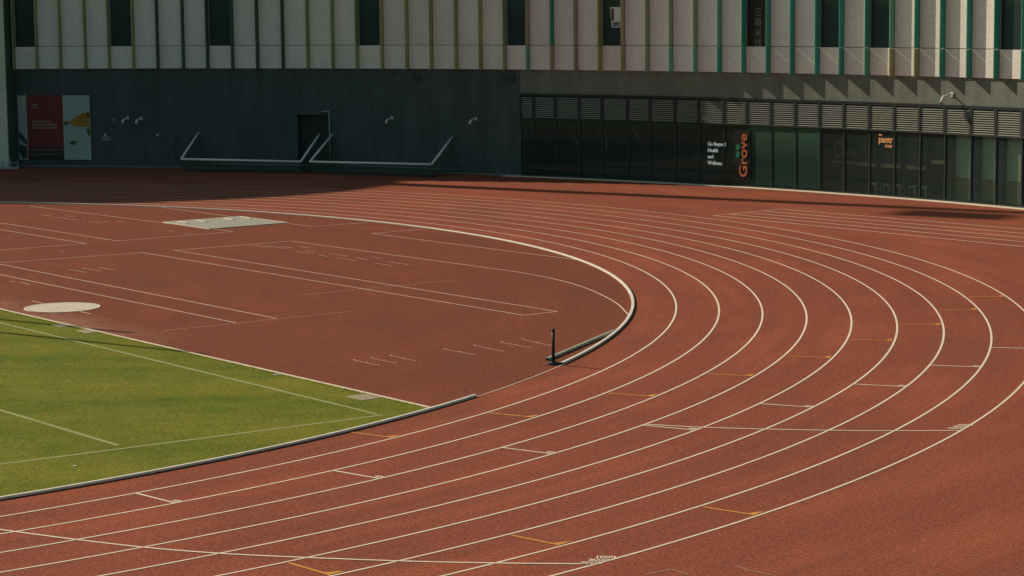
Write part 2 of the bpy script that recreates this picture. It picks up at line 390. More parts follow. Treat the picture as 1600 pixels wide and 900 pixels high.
# loose tufts of turf: thick along the two edges, thin over the rest
g = MB(); rnd = random.Random(3)
def tuft(x, y, h):
    t = rnd.uniform(0, PI); w = rnd.uniform(0.012, 0.028); dx, dy = math.cos(t) * w, math.sin(t) * w; lx, ly = rnd.gauss(0, .3) * h, rnd.gauss(0, .3) * h
    b = len(g.v); g.v += [(x - dx, y - dy, 0.010), (x + dx, y + dy, 0.010), (x + lx, y + ly, 0.012 + h)]; g.f.append((b, b + 1, b + 2)); g.m.append(0)
for _ in range(2600):
    tuft(rnd.uniform(8, 33.6), 13.222 - abs(rnd.gauss(0, 0.05)), rnd.uniform(0.008, 0.028))
for _ in range(3200):
    a = rnd.uniform(0, 21.3); x, y, _z = pol(36.40 - abs(rnd.gauss(0, 0.05)), a); tuft(x, y, rnd.uniform(0.010, 0.040))
tag(g.build('grass', 'turf_blade'), 'short mown grass of the pitch, ragged along its edges', 'grass', kind='stuff')

# lane lines
g = MB()
for i in range(1, 10):
    r = R0 + LANE * i
    ring(g, r - 0.027, r + 0.027, 0, 150, 0.006)
    stripe(g, (r, 0), (r, -58), 0.054, 0.006)
struct('lane_lines', g, 'line_paint')
g = MB(); ring(g, R0 - 0.02, R0 + 0.02, 20, 36, 0.009); struct('inner_lane_line', g, 'thin_line_paint')

# stagger marks (white), each across its lane, with a small distance figure at the outer end
def ground_text(mb, txt, x, y, az, size, z, mi=0, **k):
    c, s = math.cos(rad(az)), math.sin(rad(az))
    add_text(mb, txt, lambda u, v, w: (x + u * c - v * s, y + u * s + v * c, z), mi, size=size, **k)
STAG = [(1, 6.25), (2, 11.8), (3, 17.04), (4, 21.94), (5, 26.6), (6, 30.86), (7, 35.0), (8, 38.95)]
g = MB()
for ln, a in STAG:
    r1, r2 = R0 + LANE * ln + 0.025, R0 + LANE * (ln + 1) - 0.025
    stripe(g, pol(r1, a), pol(r2, a), 0.06, 0.0075)
    x, y, _ = pol(r2 - 0.20, a + 0.10)
    ground_text(g, "400", x, y, a, 0.17, 0.0075, bold=0.006, space=1.0)
struct('stagger_marks', g, 'line_paint')

# orange relay marks with a flag at the outer end
OR = [(0, 16.5), (1, 21.57), (2, 26.56), (3, 31.38), (4, 35.79), (5, 39.97), (6, 43.96), (7, 47.84), (8, 51.32), (6, 4.51), (7, 9.33), (8, 13.96)]
g = MB()
for ln, a in OR:
    r1, r2 = R0 + LANE * ln + 0.09, R0 + LANE * (ln + 1) - 0.05
    stripe(g, pol(r1, a), pol(r2, a), 0.068, 0.0078)
    e = 0.30 / r2 * 180 / PI
    g.quad(pol(r2 - 0.19, a, 0.0084), pol(r2 - 0.02, a, 0.0084), pol(r2 - 0.015, a + e, 0.0084), pol(r2 - 0.10, a + e * 0.75, 0.0084))
struct('relay_marks', g, 'orange_paint')

# curved distance start lines with their figures
g = MB()
S1 = [(0.2, 0.35), (1.2, 0.8), (2.14, 1.37), (3.8, 2.34), (5.03, 3.11), (6.21, 4.02), (7.36, 5.08), (8.68, 6.32), (9.66, 7.29), (10.95, 8.62)]
S2 = [(4.9, 22.10), (6.0, 22.38), (7.21, 22.88), (8.61, 23.54), (9.74, 24.16), (10.95, 24.88)]
def smooth_poly(q, n=6):
    out = []
    for i in range(len(q) - 1):
        p0, p1, p2, p3 = q[max(i - 1, 0)], q[i], q[i + 1], q[min(i + 2, len(q) - 1)]
        for k in range(n):
            t = k / n
            out.append(tuple(0.5 * (2 * p1[j] + (p2[j] - p0[j]) * t + (2 * p0[j] - 5 * p1[j] + 4 * p2[j] - p3[j]) * t * t + (3 * p1[j] - p0[j] - 3 * p2[j] + p3[j]) * t ** 3) for j in (0, 1)))
    return out + [q[-1]]
for S in (S1, S2): polystripe(g, [pol(R0 + o, a) for o, a in smooth_poly(S)], 0.06, 0.0090)
for x0, y0 in ((46.79, 6.95), (42.80, 19.93)):
    for k, t in enumerate(("5000", "3000", "1000")):
        ground_text(g, t, x0 - 0.075 * k, y0 + 0.205 * k, 51, 0.20, 0.0090, bold=0.005, space=0.82)
struct('start_lines', g, 'line_paint')

# practice lanes against the facade
g = MB()
for a, b in (((4.61, 52.1), (24.0, 53.3)), ((4.66, 51.0), (24.0, 51.95)), ((4.70, 50.0), (24.0, 50.7)), ((4.75, 49.05), (24.0, 49.4)), ((4.79, 48.15), (24.0, 48.05))): stripe(g, a, b, 0.065, 0.007)
stripe(g, (4.81, 48.1), (4.61, 52.12), 0.045, 0.0085)
struct('practice_lane_lines', g, 'line_paint')

# infield runways, take-off marks, faint courts
g = MB(); Z = 0.0085
def L(*pts, w=0.052, z=Z):
    for a, b in zip(pts, pts[1:]): stripe(g, a, b, w, z)
L((1.2, 36.3), (1.2, 33.75), (13.6, 33.85)); L((1.33, 25.1), (1.5, 29.96), (14.5, 30.18))
polystripe(g, smooth_poly([(14.5, 30.18), (16.3, 30.05), (18.0, 29.72), (19.6, 29.22), (21.3, 28.5), (23.16, 27.55), (24.6, 26.65), (25.25, 26.22)]), 0.05, Z)
L((-19.3, 29.4), (-3.1, 30.2), (-3.05, 25.15), (-14, 25.0)); L((-14, 23.75), (-3.0, 23.82), (-3.14, 20.2)); L((0.76, 18.5), (1.19, 23.87), (23.42, 23.95), (23.41, 25.14), (1.22, 25.11))
L((-6, 18.45), (19.27, 18.35)); L((-6, 17.12), (19.27, 17.02)); L((-14.8, 33.4), (-8.2, 33.4)); L((-4.66, 33.5), (-2.7, 33.6), (-2.55, 36.1))
L((10.95, 14.86), (11.75, 14.86), w=0.05, z=0.0075); L((14.1, 14.84), (14.85, 14.84), w=0.05, z=0.0075)
struct('runway_lines', g, 'thin_line_paint')
g = MB()
L((19.28, 14.74), (19.4, 20.69), w=0.03, z=0.0070); L((15.25, 21.69), (15.4, 27.34), w=0.03, z=0.0070)
for a, b in [((47.95, 7.31), (47.94, 7.83)), ((47.94, 7.83), (48.36, 7.81)), ((48.45, 8.73), (48.74, 8.7)), ((48.74, 8.7), (49.3, 8.78))]: stripe(g, a, b, 0.02, 0.0065)
struct('faint_guide_lines', g, 'faint_paint')
TICK = [((26.99, 15.79), (28.12, 15.77)), ((26.97, 16.32), (28.11, 16.29)), ((26.99, 16.89), (28.13, 16.85)), ((27.01, 18.53), (28.32, 18.56)), ((26.99, 19.5), (28.32, 19.44)), ((27.01, 20.36), (28.31, 20.33)), ((26.96, 21.09), (28.36, 20.96)), ((2.12, 28.42), (3.66, 28.39)), ((1.78, 28.16), (3.06, 28.12)), ((2.83, 28.7), (3.63, 28.68)), ((4.65, 28.17), (5.8, 28.18)), ((6.17, 28.13), (6.84, 28.1)), ((4.67, 28.58), (5.42, 28.6)), ((3.48, 29.12), (4.1, 29.14)), ((6.03, 28.68), (7.31, 28.66)), ((7.42, 28.15), (8.62, 28.13)), ((7.84, 28.59), (8.64, 28.58)), ((9.62, 28.18), (10.82, 28.15)), ((9.57, 28.73), (10.9, 28.75)), ((8.05, 29.12), (8.61, 29.14)), ((-15.11, 27.9), (-14.12, 27.95)), ((-13.85, 27.89), (-11.87, 27.92)), ((-14.07, 28.49), (-13.28, 28.48)), ((-12.5, 28.47), (-12.29, 28.48)), ((-11.02, 28.01), (-9.89, 28.01)), ((-10.61, 28.44), (-10.14, 28.48)), ((-10.49, 28.96), (-9.71, 28.98)), ((-5.17, 28.48), (-4.72, 28.5)), ((-4.1, 28.5), (-3.4, 28.52)), ((4.16, 19.5), (5.41, 19.52)), ((4.12, 20.01), (5.42, 20.06)), ((4.32, 20.51), (5.38, 20.56)), ((6.35, 16.66), (7.19, 16.63)), ((-1.2, 21.88), (-1.0, 21.88)), ((5.81, 16.58), (6.26, 16.57))]
g = MB()
for i, (a, b) in enumerate(TICK):
    stripe(g, a, b, 0.036 if i < 7 else 0.045, 0.0075)
    for t in (0.02, 0.52, 0.97) if i < 7 else (0.5,):   # small figures painted along each tick
        x, y = a[0] + (b[0] - a[0]) * t, a[1] + (b[1] - a[1]) * t
        stripe(g, (x - 0.03, y + 0.04), (x + 0.03, y + 0.04), 0.06, 0.0072)
struct('jump_marks', g, 'faint_paint')

# pitch lines, worn into the turf
g = MB()
for a, b in (((33.75, 11.95), (-33, 12.2)), ((33.9, 12.0), (33.3, 0)), ((33.3, 0), (33.3, -50)), ((33.25, 6.0), (5, 5.7))): stripe(g, a, b, 0.11, 0.016)
struct('pitch_lines', g, 'turf_paint')

# ------------------------------------------------------------------ facade frame
C2X, C2Y, RF = 6.21787, -11.82418, 71.53688
def W(ph, d, z): a = rad(ph); r = RF - d; return (C2X + r * math.cos(a), C2Y + r * math.sin(a), z)
def mdeg(m): return math.degrees(m / RF)          # metres along the facade -> degrees (right = minus)
def fbox(mb, p0, p1, d0, d1, z0, z1, mi=0, step=None):
    """curved block between angles p0>p1 (left to right as seen from the field), depth d0<d1 towards the field"""
    n = 1 if step is None else max(1, int((p0 - p1) / step))
    for k in range(n):
        a, b = p0 + (p1 - p0) * k / n, p0 + (p1 - p0) * (k + 1) / n
        mb.hexa([W(a, d0, z0), W(a, d1, z0), W(b, d1, z0), W(b, d0, z0)], [W(a, d0, z1), W(a, d1, z1), W(b, d1, z1), W(b, d0, z1)], mi)
FINS = [133.385, 132.322, 131.225, 130.064, 128.96, 127.821, 126.68, 125.474, 124.326, 123.145, 121.96, 120.744, 119.555, 118.365, 117.203, 116.01, 114.816, 113.652, 112.457, 111.292, 110.128, 109.025, 107.862, 106.73, 105.569, 104.471, 103.313, 102.188, 101.035, 99.884, 98.736, 97.591, 96.45, 95.282, 94.148, 92.959, 91.805, 90.655, 89.482, 88.255, 87.007, 85.765]
PITCH_DEG = 1.165
ext_l = [FINS[0] + PITCH_DEG * k for k in range(6, 0, -1)]
ext_r = [FINS[-1] - PITCH_DEG * k for k in range(1, 9)]
WIN = {0, 4, 8, 14, 20, 24, 30, 33, 35, 40}
ZS, ZJ, ZT = 5.37, 6.585, 13.1
P_L, P_R = ext_l[0], ext_r[-1]
SHOP_L = 109.53

bld = thing('stadium_building', 'long curved stadium building with pale panelled upper floor over a dark ground floor', 'building', W(110, 0, 0))
# ground floor: plain rendered wall left of the shop, bulkhead over the shop
DOOR0, DOOR1, DZ = 120.24, 118.68, 2.92
g = MB()
fbox(g, P_L, DOOR0, -0.30, 0.0, 0, ZS, step=1); fbox(g, DOOR0, DOOR1, -0.30, 0.0, DZ, ZS); fbox(g, DOOR1, SHOP_L, -0.30, 0.0, 0, ZS, step=1)
g.build('lower_wall', 'wall_render', bld)
for k in range(1, 11):
    p = P_L + (SHOP_L - P_L) * k / 11
    if DOOR1 - 0.3 < p < DOOR0 + 0.3: continue
    g = MB(); fbox(g, p + 0.008, p - 0.008, 0.0, 0.003, 0.15, ZS - 0.02); g.build('wall_joint', 'wall_joint', bld)
g = MB(); fbox(g, SHOP_L, P_R, -0.30, 0.0, 4.12, ZS, step=1); g.build('bulkhead', 'bulkhead', bld)
for a, b in ((P_L, DOOR0), (DOOR1 - 0.1, SHOP_L)):
    g = MB(); fbox(g, a, b, 0.003, 0.05, 0.0, 0.08, step=1); g.build('plinth', 'bulkhead', bld)
# door in a recess, pale frame round its right side
g = MB(); fbox(g, DOOR0, DOOR1, -0.26, -0.20, 0.02, DZ); dr = g.build('door', 'door_paint', bld)
g = MB(); c = Vector(W(DOOR1 + mdeg(0.25), -0.17, 1.05)); g.box(c, (0.04, 0.05, 0.25)); g.build('handle', 'grey_steel', dr)
g = MB()
fbox(g, DOOR1 + mdeg(0.02), DOOR1 - mdeg(0.03), 0.004, 0.10, 0.0, 3.14); fbox(g, DOOR1 + mdeg(0.42), DOOR1 + mdeg(0.02), 0.004, 0.10, 3.09, 3.14)
g.build('door_frame', 'grey_steel', bld)
# vents high in the wall
for a, b, z0, z1 in ((110.345, 109.768, 4.70, 5.12), (114.667, 114.30, 4.72, 5.10)):
    g = MB(); fbox(g, a, b, 0.0, 0.03, z0, z1); v = g.build('vent', 'mullion', bld)
    g = MB()
    for k in range(5): fbox(g, a - 0.03, b + 0.03, 0.031, 0.05, z0 + 0.05 + k * 0.075, z0 + 0.08 + k * 0.075)
    g.build('slats', 'wall_render', v)

# upper storeys: backing wall, soffit, roof
g = MB(); fbox(g, P_L, P_R, -0.35, 0.02, ZS + 0.02, ZT - 0.1, step=1)
bw = g.build('upper_wall', 'backing', bld)
g = MB(); fbox(g, P_L, P_R, -14, 0.02, ZT - 0.09, ZT + 0.15, step=1); g.build('roof', 'roof', bld)
g = MB(); fbox(g, P_L, P_R, -14, -13.7, 0, ZT - 0.1, step=1)
for p in (P_L, P_R): fbox(g, p + 0.12, p - 0.12, -13.69, -0.36, 0, ZT - 0.1)
g.build('rear_wall', 'plain_wall', bld)

fin_up = ['fin_olive'] * 6 + ['fin_dark'] * 6 + ['fin_moss'] * 3 + ['fin_olive'] * 5 + ['fin_moss', 'fin_tan', 'fin_teal', 'fin_tan', 'fin_olive', 'fin_tan', 'fin_sage', 'fin_sage', 'fin_sage', 'fin_mint'] + ['fin_teal'] * 6 + ['fin_mint'] * 1 + ['fin_teal'] * 5
fin_lo = list(fin_up)
fin_lo[21], fin_lo[22], fin_lo[26], fin_lo[27], fin_lo[28], fin_lo[29] = 'fin_mint', 'fin_tan', 'fin_sage', 'fin_mint', 'fin_mint', 'fin_teal'
fin_lo[36], fin_lo[37] = 'fin_tan', 'fin_tan'
allf = [(p, 'fin_olive', 'fin_olive', None) for p in ext_l] + [(p, fin_up[i], fin_lo[i], i) for i, p in enumerate(FINS)] + [(p, 'fin_teal', 'fin_teal', None) for p in ext_r]
FD0, FD1, PD = 0.03, 0.385, 0.085     # fin root / nose depth, panel face depth
th = mdeg(0.036); gap = mdeg(0.028)
for k, (p, cu, cl, idx) in enumerate(allf):
    g = MB(); fbox(g, p + th, p, FD0, FD1, ZJ + 0.020, ZT); f = g.build('fin', cu, bld)
    g = MB(); fbox(g, p + th, p, FD0, FD1, ZS - 0.03, ZJ - 0.020); g.build('fin_foot', cl, f)
    if k == len(allf) - 1: break
    q = allf[k + 1][0]; a, b = p - gap, q + th + 0.003
    g = MB(); fbox(g, a, b, 0.025, PD, ZS, ZJ - 0.014); g.build('base_panel', 'panel', bld)
    if idx in WIN:
        g = MB(); w_ = mdeg(0.05)
        fbox(g, a, a - w_, 0.022, PD, ZJ + 0.014, ZT - 0.1); fbox(g, b + mdeg(0.03), b, 0.022, PD - 0.02, ZJ + 0.014, ZT - 0.1)
        w = g.build('window', 'window_frame', bld)
        g = MB(); fbox(g, a - w_, b + mdeg(0.03), 0.024, 0.030, ZJ + 0.02, ZT - 0.12); g.build('backing', 'window_dark', w)
        g = MB(); fbox(g, a - w_, b + mdeg(0.03), 0.070, 0.074, ZJ + 0.02, ZT - 0.12); g.build('pane', 'upper_glass', w)
    else:
        g = MB(); fbox(g, a, b, 0.025, PD, ZJ + 0.014, 9.86); fbox(g, a, b, 0.025, PD, 9.89, ZT); g.build('facade_panel', 'panel', bld)

# shop front: louvre band over glazing, one bay per louvre
BAY = [109.529, 108.885, 107.842, 106.709, 105.607, 104.385, 103.317, 102.129, 101.005, 99.822, 98.733, 97.586, 96.443, 95.304, 94.168, 92.978, 91.821, 90.641, 89.494, 88.295, 87.161, 85.974]
BAY += [85.974 - 1.165 * k for k in range(1, 9)]
ZL0, ZL1 = 2.90, 4.12
for i in range(len(BAY) - 1):
    a, b = BAY[i], BAY[i + 1]; m_ = mdeg(0.075)
    g = MB()
    fbox(g, a, a - m_, -0.10, 0.05, ZL0, ZL1); fbox(g, b + m_, b + 0.002, -0.10, 0.05, ZL0, ZL1)
    fbox(g, a - m_, b + m_, -0.10, 0.05, ZL1 - 0.07, ZL1); fbox(g, a - m_, b + m_, -0.10, 0.05, ZL0, ZL0 + 0.07)
    fbox(g, a - m_, b + m_, -0.14, -0.12, ZL0, ZL1)
    lv = g.build('louvre', 'louvre_frame', bld)
    g = MB(); ns = 11
    for k in range(ns):
        z = ZL0 + 0.082 + k * (ZL1 - ZL0 - 0.17) / ns
        A, B = a - m_, b + m_
        g.hexa([W(A, -0.030, z + 0.040), W(A, 0.034, z), W(B, 0.034, z), W(B, -0.030, z + 0.040)],
               [W(A, -0.030, z + 0.054), W(A, 0.034, z + 0.014), W(B, 0.034, z + 0.014), W(B, -0.030, z + 0.054)])
    g.build('slats', 'louvre_slat', lv)
    # glazing of the bay
    g = MB(); fbox(g, a + mdeg(0.035), a - mdeg(0.035), -0.10, 0.0, 0.10, ZL0 - 0.003); g.build('mullion', 'mullion', bld)
    g = MB(); fbox(g, a - mdeg(0.037), b + mdeg(0.037), -0.045, -0.037, 0.12, ZL0 - 0.003); g.build('pane', 'shop_glass', bld)
g = MB(); fbox(g, SHOP_L, P_R, -0.12, 0.02, 0.0, 0.098, step=1); g.build('sill', 'mullion', bld)
g = MB(); fbox(g, SHOP_L, P_R, -0.15, 0.06, ZL1 + 0.004, ZL1 + 0.06, step=1); g.build('head_trim', 'mullion', bld)
# the rooms behind the glass
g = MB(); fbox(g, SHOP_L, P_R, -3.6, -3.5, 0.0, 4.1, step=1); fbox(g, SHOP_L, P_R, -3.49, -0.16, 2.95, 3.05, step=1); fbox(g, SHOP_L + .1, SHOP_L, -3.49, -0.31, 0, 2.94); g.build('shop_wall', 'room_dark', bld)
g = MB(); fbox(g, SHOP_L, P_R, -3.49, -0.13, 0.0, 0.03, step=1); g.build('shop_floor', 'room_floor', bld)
# three bays closed off by green film
for i in (10, 11, 12):
    g = MB(); fbox(g, BAY[i] - mdeg(0.037), BAY[i + 1] + mdeg(0.037), -0.034, -0.031, 0.14, 2.88); g.build('window_film', 'green_film', bld)
# right hand bays: pale inner wall between dark piers
for i in range(18, len(BAY) - 1):
    a, b = BAY[i], BAY[i + 1]
    g = MB(); fbox(g, a + mdeg(0.08), a - mdeg(0.30), -0.40, -0.101, 0.10, 2.88); g.build('pier', 'mullion', bld)
    g = MB(); fbox(g, a - mdeg(0.31), b + mdeg(0.09), -0.42, -0.36, 1.06, 2.88); g.build('inner_panel', 'room_pale', bld)
    g = MB(); fbox(g, a - mdeg(0.31), b + mdeg(0.09), -0.42, -0.35, 0.10, 1.055); g.build('inner_base', 'room_brown', bld)
# end pillar at the left
g = MB(); fbox(g, 137.6, 133.55, 0.10, 1.05, 0, 14.0); g.build('pillar', 'pillar', bld)
g = MB(); fbox(g, 133.548, 133.51, 0.10, 1.02, 0, 14.0); g.build('pillar_shade', 'fin_dark', bld)  # dark colour on this slab stands in for shade on the pillar's side

# kerb along the foot of the facade
g = MB(); fbox(g, 110.2, P_R, 0.06, 0.52, 0.0, 0.035, step=0.8)
tag(g.build('kerb', 'edging', bevel=0.01), 'low pale kerb strip running along the foot of the shop windows, lit at its right end', 'kerb')

# low railing in front of the left pillar
rl = thing('railing', 'low green railing on a kerb in front of the end pillar', 'railing', W(135, 1.5, 0))
g = MB(); fbox(g, 137.0, 132.95, 1.42, 1.62, 0.0, 0.12, step=1); g.build('base', 'grey_steel', rl)
for k in range(12):
    p = 136.9 - k * 0.355
    g = MB(); fbox(g, p, p - mdeg(0.045), 1.49, 1.535, 0.121, 0.52); g.build('post', 'grey_steel', rl)
g = MB(); fbox(g, 137.0, 132.95, 1.54, 1.57, 0.30, 0.34, step=1); g.build('rail', 'grey_steel', rl)

# ------------------------------------------------------------------ football goals leaning on the wall
def goal(label, C0, C1, T0, T1, bar, tone):
    o = thing('football_goal', label, 'goal', (C0[0], C0[1], 0), 'football goals tipped against the wall')
    C0, C1, T0, T1 = map(Vector, (C0, C1, T0, T1))
    g = MB(); g.tube(C0, C1, 0.06); g.build('crossbar', 'white_steel', o, smooth=True)
    for c, t in ((C0, T0), (C1, T1)):
        g = MB(); g.tube(c, t, 0.058); g.build('post', 'white_steel', o, smooth=True)
    # net supports: thin legs from the low crossbar down to the ground bar
    w = (C1 - C0).normalized(); nrm = Vector((w.y, -w.x, 0))
    ft = [Vector((c.x, c.y, 0.03)) + w * 0.22 + nrm * 0.10 for c in (C0, C1)]
    for c, q in zip((C0, C1), ft):
        g = MB(); g.tube(c, q, 0.022, n=8); g.build('leg', 'mullion', o, smooth=True)
    g = MB(); g.tube(ft[0], ft[1], 0.02, n=8); g.build('ground_bar', 'louvre_frame', o, smooth=True)
    g = MB(); g.tube(bar[0], bar[1], 0.028, n=8); g.build('base_bar', 'grey_steel', o, smooth=True)
    b0, b1 = Vector(bar[0]), Vector(bar[1])
    g = MB(); n = 14
    up = Vector((0, 0, 0.02))
    for k in range(n):
        s, t = k / n, (k + 1) / n
        lerp = lambda p, q, x: p + (q - p) * x
        sag = lambda x: Vector((0, 0, -0.10 * math.sin(PI * x)))
        g.quad(lerp(ft[0], ft[1], s) + up, lerp(ft[0], ft[1], t) + up, lerp(C0, C1, t) + sag(t) * .3, lerp(C0, C1, s) + sag(s) * .3)
        g.quad(lerp(ft[0], ft[1], s) + up, lerp(ft[0], ft[1], t) + up, lerp(b0, b1, t) + sag(t), lerp(b0, b1, s) + sag(s))
    for c, t, f in ((C0, T0, ft[0]), (C1, T1, ft[1])):
        bb = b0 if c is C0 else b1
        g.quad(c, f + up, bb); g.quad(c, bb, t)
    g.build('net', 'goal_net', o)
goal('white goal frame tipped onto its crossbar by the dark doorway, left of the two', (-33.51, 45.0, 0.64), (-27.56, 48.73, 0.60), (-34.60, 46.74, 1.93), (-28.55, 50.54, 1.90), ((-33.80, 46.99, 0.28), (-27.28, 50.93, 0.30)), 0)
goal('white goal frame tipped onto its crossbar against the plain wall, right of the two', (-27.09, 48.99, 0.61), (-20.60, 52.12, 0.63), (-27.86, 50.91, 1.91), (-21.40, 54.02, 1.88), ((-26.91, 51.12, 0.33), (-20.70, 54.02, 0.26)), 1)

# ------------------------------------------------------------------ fittings on the wall
def cctv(ph, z, label, twist=0.0, s=1.0):
    o = thing('wall_camera', label, 'camera', W(ph, 0, z), 'cameras on the facade')
    g = MB(); fbox(g, ph + mdeg(0.07 * s), ph - mdeg(0.07 * s), 0.001, 0.04, z + 0.05 * s, z + 0.20 * s); g.build('base_plate', 'camera_white', o, bevel=0.008)
    s *= 0.88
    p1, p2, p3 = Vector(W(ph, 0.03, z + 0.14 * s)), Vector(W(ph + mdeg(0.02), 0.22 * s, z + 0.17 * s)), Vector(W(ph + mdeg(0.10 * s), 0.34 * s, z + 0.06 * s))
    g = MB(); g.path([p1, p2, p3], 0.028 * s, n=8); g.build('arm', 'camera_white', o, smooth=True)
    e = Vector(W(ph + mdeg(0.17 * s + twist), 0.40 * s, z - 0.16 * s))
    g = MB(); g.tube(p3 + Vector((0, 0, 0.05 * s)), e, 0.060 * s, 0.085 * s, n=12); h = g.build('housing', 'camera_white', o, smooth=True)
    d = (e - p3).normalized()
    g = MB(); g.tube(e + d * 0.002, e + d * 0.05, 0.068 * s, n=12); g.build('lens', 'camera_black', h, smooth=True)
cctv(128.257, 2.56, 'white wall camera, right beside the small round sensor and left of the paired camera', 0.05)
cctv(127.626, 2.53, 'white wall camera with a drooping bracket, second of the close pair near the banner', -0.02, 1.1)
cctv(115.685, 2.68, 'white wall camera on plain dark wall above the middle of the right goal', 0.05)
cctv(111.661, 2.72, 'white wall camera on dark wall just past the right end of the right goal', 0.05)
cctv(89.17, 4.46, 'sunlit white wall camera over the louvres casting a slanting shadow', 0.03, 1.25)
def dome(ph, z, label, r=0.075):
    o = thing('wall_sensor', label, 'sensor', W(ph, 0, z), 'round sensors on the facade')
    g = MB(); g.tube(W(ph, 0.001, z), W(ph, 0.05, z), r, n=14); g.build('base', 'camera_white', o, smooth=True)
    g = MB(); g.tube(W(ph, 0.051, z), W(ph, 0.11, z), r * 0.8, r * 0.45, n=14); g.build('cap', 'camera_white', o, smooth=True)
dome(129.315, 1.76, 'round pale sensor just above the small wall plate beside the banner')
dome(126.878, 1.77, 'round pale sensor alone on the dark wall above the left end of the left goal')
dome(128.917, 2.59, 'small round sensor level with the pair of cameras, left of both', 0.05)
o = thing('wall_plate', 'small pale rectangular plate on the dark wall right of the red banner', 'plate', W(129.3, 0, 1.55))
g = MB(); fbox(g, 129.49, 129.12, 0.001, 0.02, 1.46, 1.66); g.build('panel', 'banner_pale', o)
g = MB()
for k in range(3): fbox(g, 129.45 - k * 0.11, 129.37 - k * 0.11, 0.0205, 0.023, 1.50 + 0.03 * (k % 2), 1.61); 
g.build('markings', 'banner_dark', o)
o = thing('socket_pair', 'pair of slim upright fittings low on the wall under the pale plate', 'fitting', W(129.06, 0, 1.15))
for p in (129.105, 129.016): 
    g = MB(); fbox(g, p, p - 0.035, 0.001, 0.03, 1.07, 1.26); g.build('fitting', 'banner_dark', o)

# ------------------------------------------------------------------ banner
bn = thing('wall_banner', 'large wall banner with dull red panel between pale leafy pictures', 'banner', W(131.5, 0, 0.4))
def flat(mb, ph0, ph1, z0, z1, d, mi=0, th=0.004): fbox(mb, ph0, ph1, d, d + th, z0, z1, mi)
B0, B1, B2, B3, BZ0, BZ1 = 133.36, 132.95, 131.27, 130.0, 0.39, 3.93
g = MB(); fbox(g, B0, B3, 0.004, 0.05, BZ0, BZ1, step=0.1); g.build('frame', 'mullion', bn)
g = MB(); fbox(g, B0, B1, 0.052, 0.058, BZ0 + 0.01, BZ1 - 0.01, step=0.1); g.build('picture_panel', 'banner_pale', bn)
g = MB(); fbox(g, B1, B2, 0.052, 0.058, 1.02, BZ1 - 0.01, step=0.1); g.build('red_panel', 'banner_red', bn)
g = MB(); fbox(g, B1, B2, 0.052, 0.058, BZ0 + 0.01, 1.015, step=0.1); g.build('dark_panel', 'banner_brown', bn)
g = MB(); fbox(g, B2, B3, 0.052, 0.058, BZ0 + 0.01, BZ1 - 0.01, step=0.1); g.build('picture_panel', 'banner_pale', bn)
g = MB()
def line_text(z, p0, p1, h):
    p = p0
    while p > p1 + 0.03:
        w = random.uniform(0.03, 0.10); flat(g, p, max(p - w, p1), z, z + h * random.uniform(.8, 1), 0.063); p -= w + 0.018
line_text(3.36, 132.72, 132.38, 0.12); line_text(3.22, 132.72, 132.40, 0.07)
for z, e in ((2.44, 131.80), (2.27, 131.55), (2.10, 131.55)): line_text(z, 132.70, e, 0.10)
g.build('lettering', 'banner_text', bn)
g = MB(); flat(g, B1 - 0.02, B2 + 0.02, 0.93, 0.955, 0.063); flat(g, 132.4, 131.4, 0.70, 0.72, 0.063); flat(g, 132.9, 132.4, 0.64, 0.66, 0.063); g.build('rules', 'banner_text', bn)
def blob(name, m, pts, d=0.066):
    g = MB(); f = [W(p, d, z) for p, z in pts]; b = [W(p, d - 0.003, z) for p, z in pts]
    n = len(pts); g.v += f + b; g.f.append(tuple(range(n))); g.m.append(0); g.f.append(tuple(range(2 * n - 1, n - 1, -1))); g.m.append(0)
    for k in range(n): j = (k + 1) % n; g.f.append((k, j, n + j, n + k)); g.m.append(0)
    g.build(name, m, bn)
blob('picture_shape', 'banner_orange', [(131.0, 2.45), (130.85, 2.62), (130.6, 2.80), (130.35, 2.98), (130.2, 2.90), (130.06, 2.75), (130.04, 2.20), (130.25, 2.22), (130.5, 2.18), (130.8, 2.25)])
blob('picture_shape', 'banner_red', [(130.22, 2.95), (130.10, 3.02), (130.02, 2.95), (130.02, 2.66), (130.14, 2.74)], 0.070)
blob('picture_leaf', 'banner_leaf', [(131.25, 2.46), (131.1, 2.52), (130.98, 2.44), (131.06, 2.34), (131.2, 2.28)])
blob('picture_leaf', 'banner_leaf', [(131.0, 1.36), (130.85, 1.46), (130.66, 1.40), (130.72, 1.26), (130.9, 1.20)])
blob('picture_leaf', 'banner_leaf', [(130.2, 2.05), (130.03, 2.18), (130.03, 1.70), (130.12, 1.74)])
blob('picture_leaf', 'banner_dark', [(133.33, 1.95), (133.2, 1.80), (132.97, 1.45), (132.97, 1.2), (133.2, 1.40), (133.34, 1.6)])
blob('picture_leaf', 'banner_dark', [(133.33, 1.3), (133.2, 1.2), (133.0, 1.15), (132.97, 0.5), (133.2, 0.45), (133.35, 0.8)])

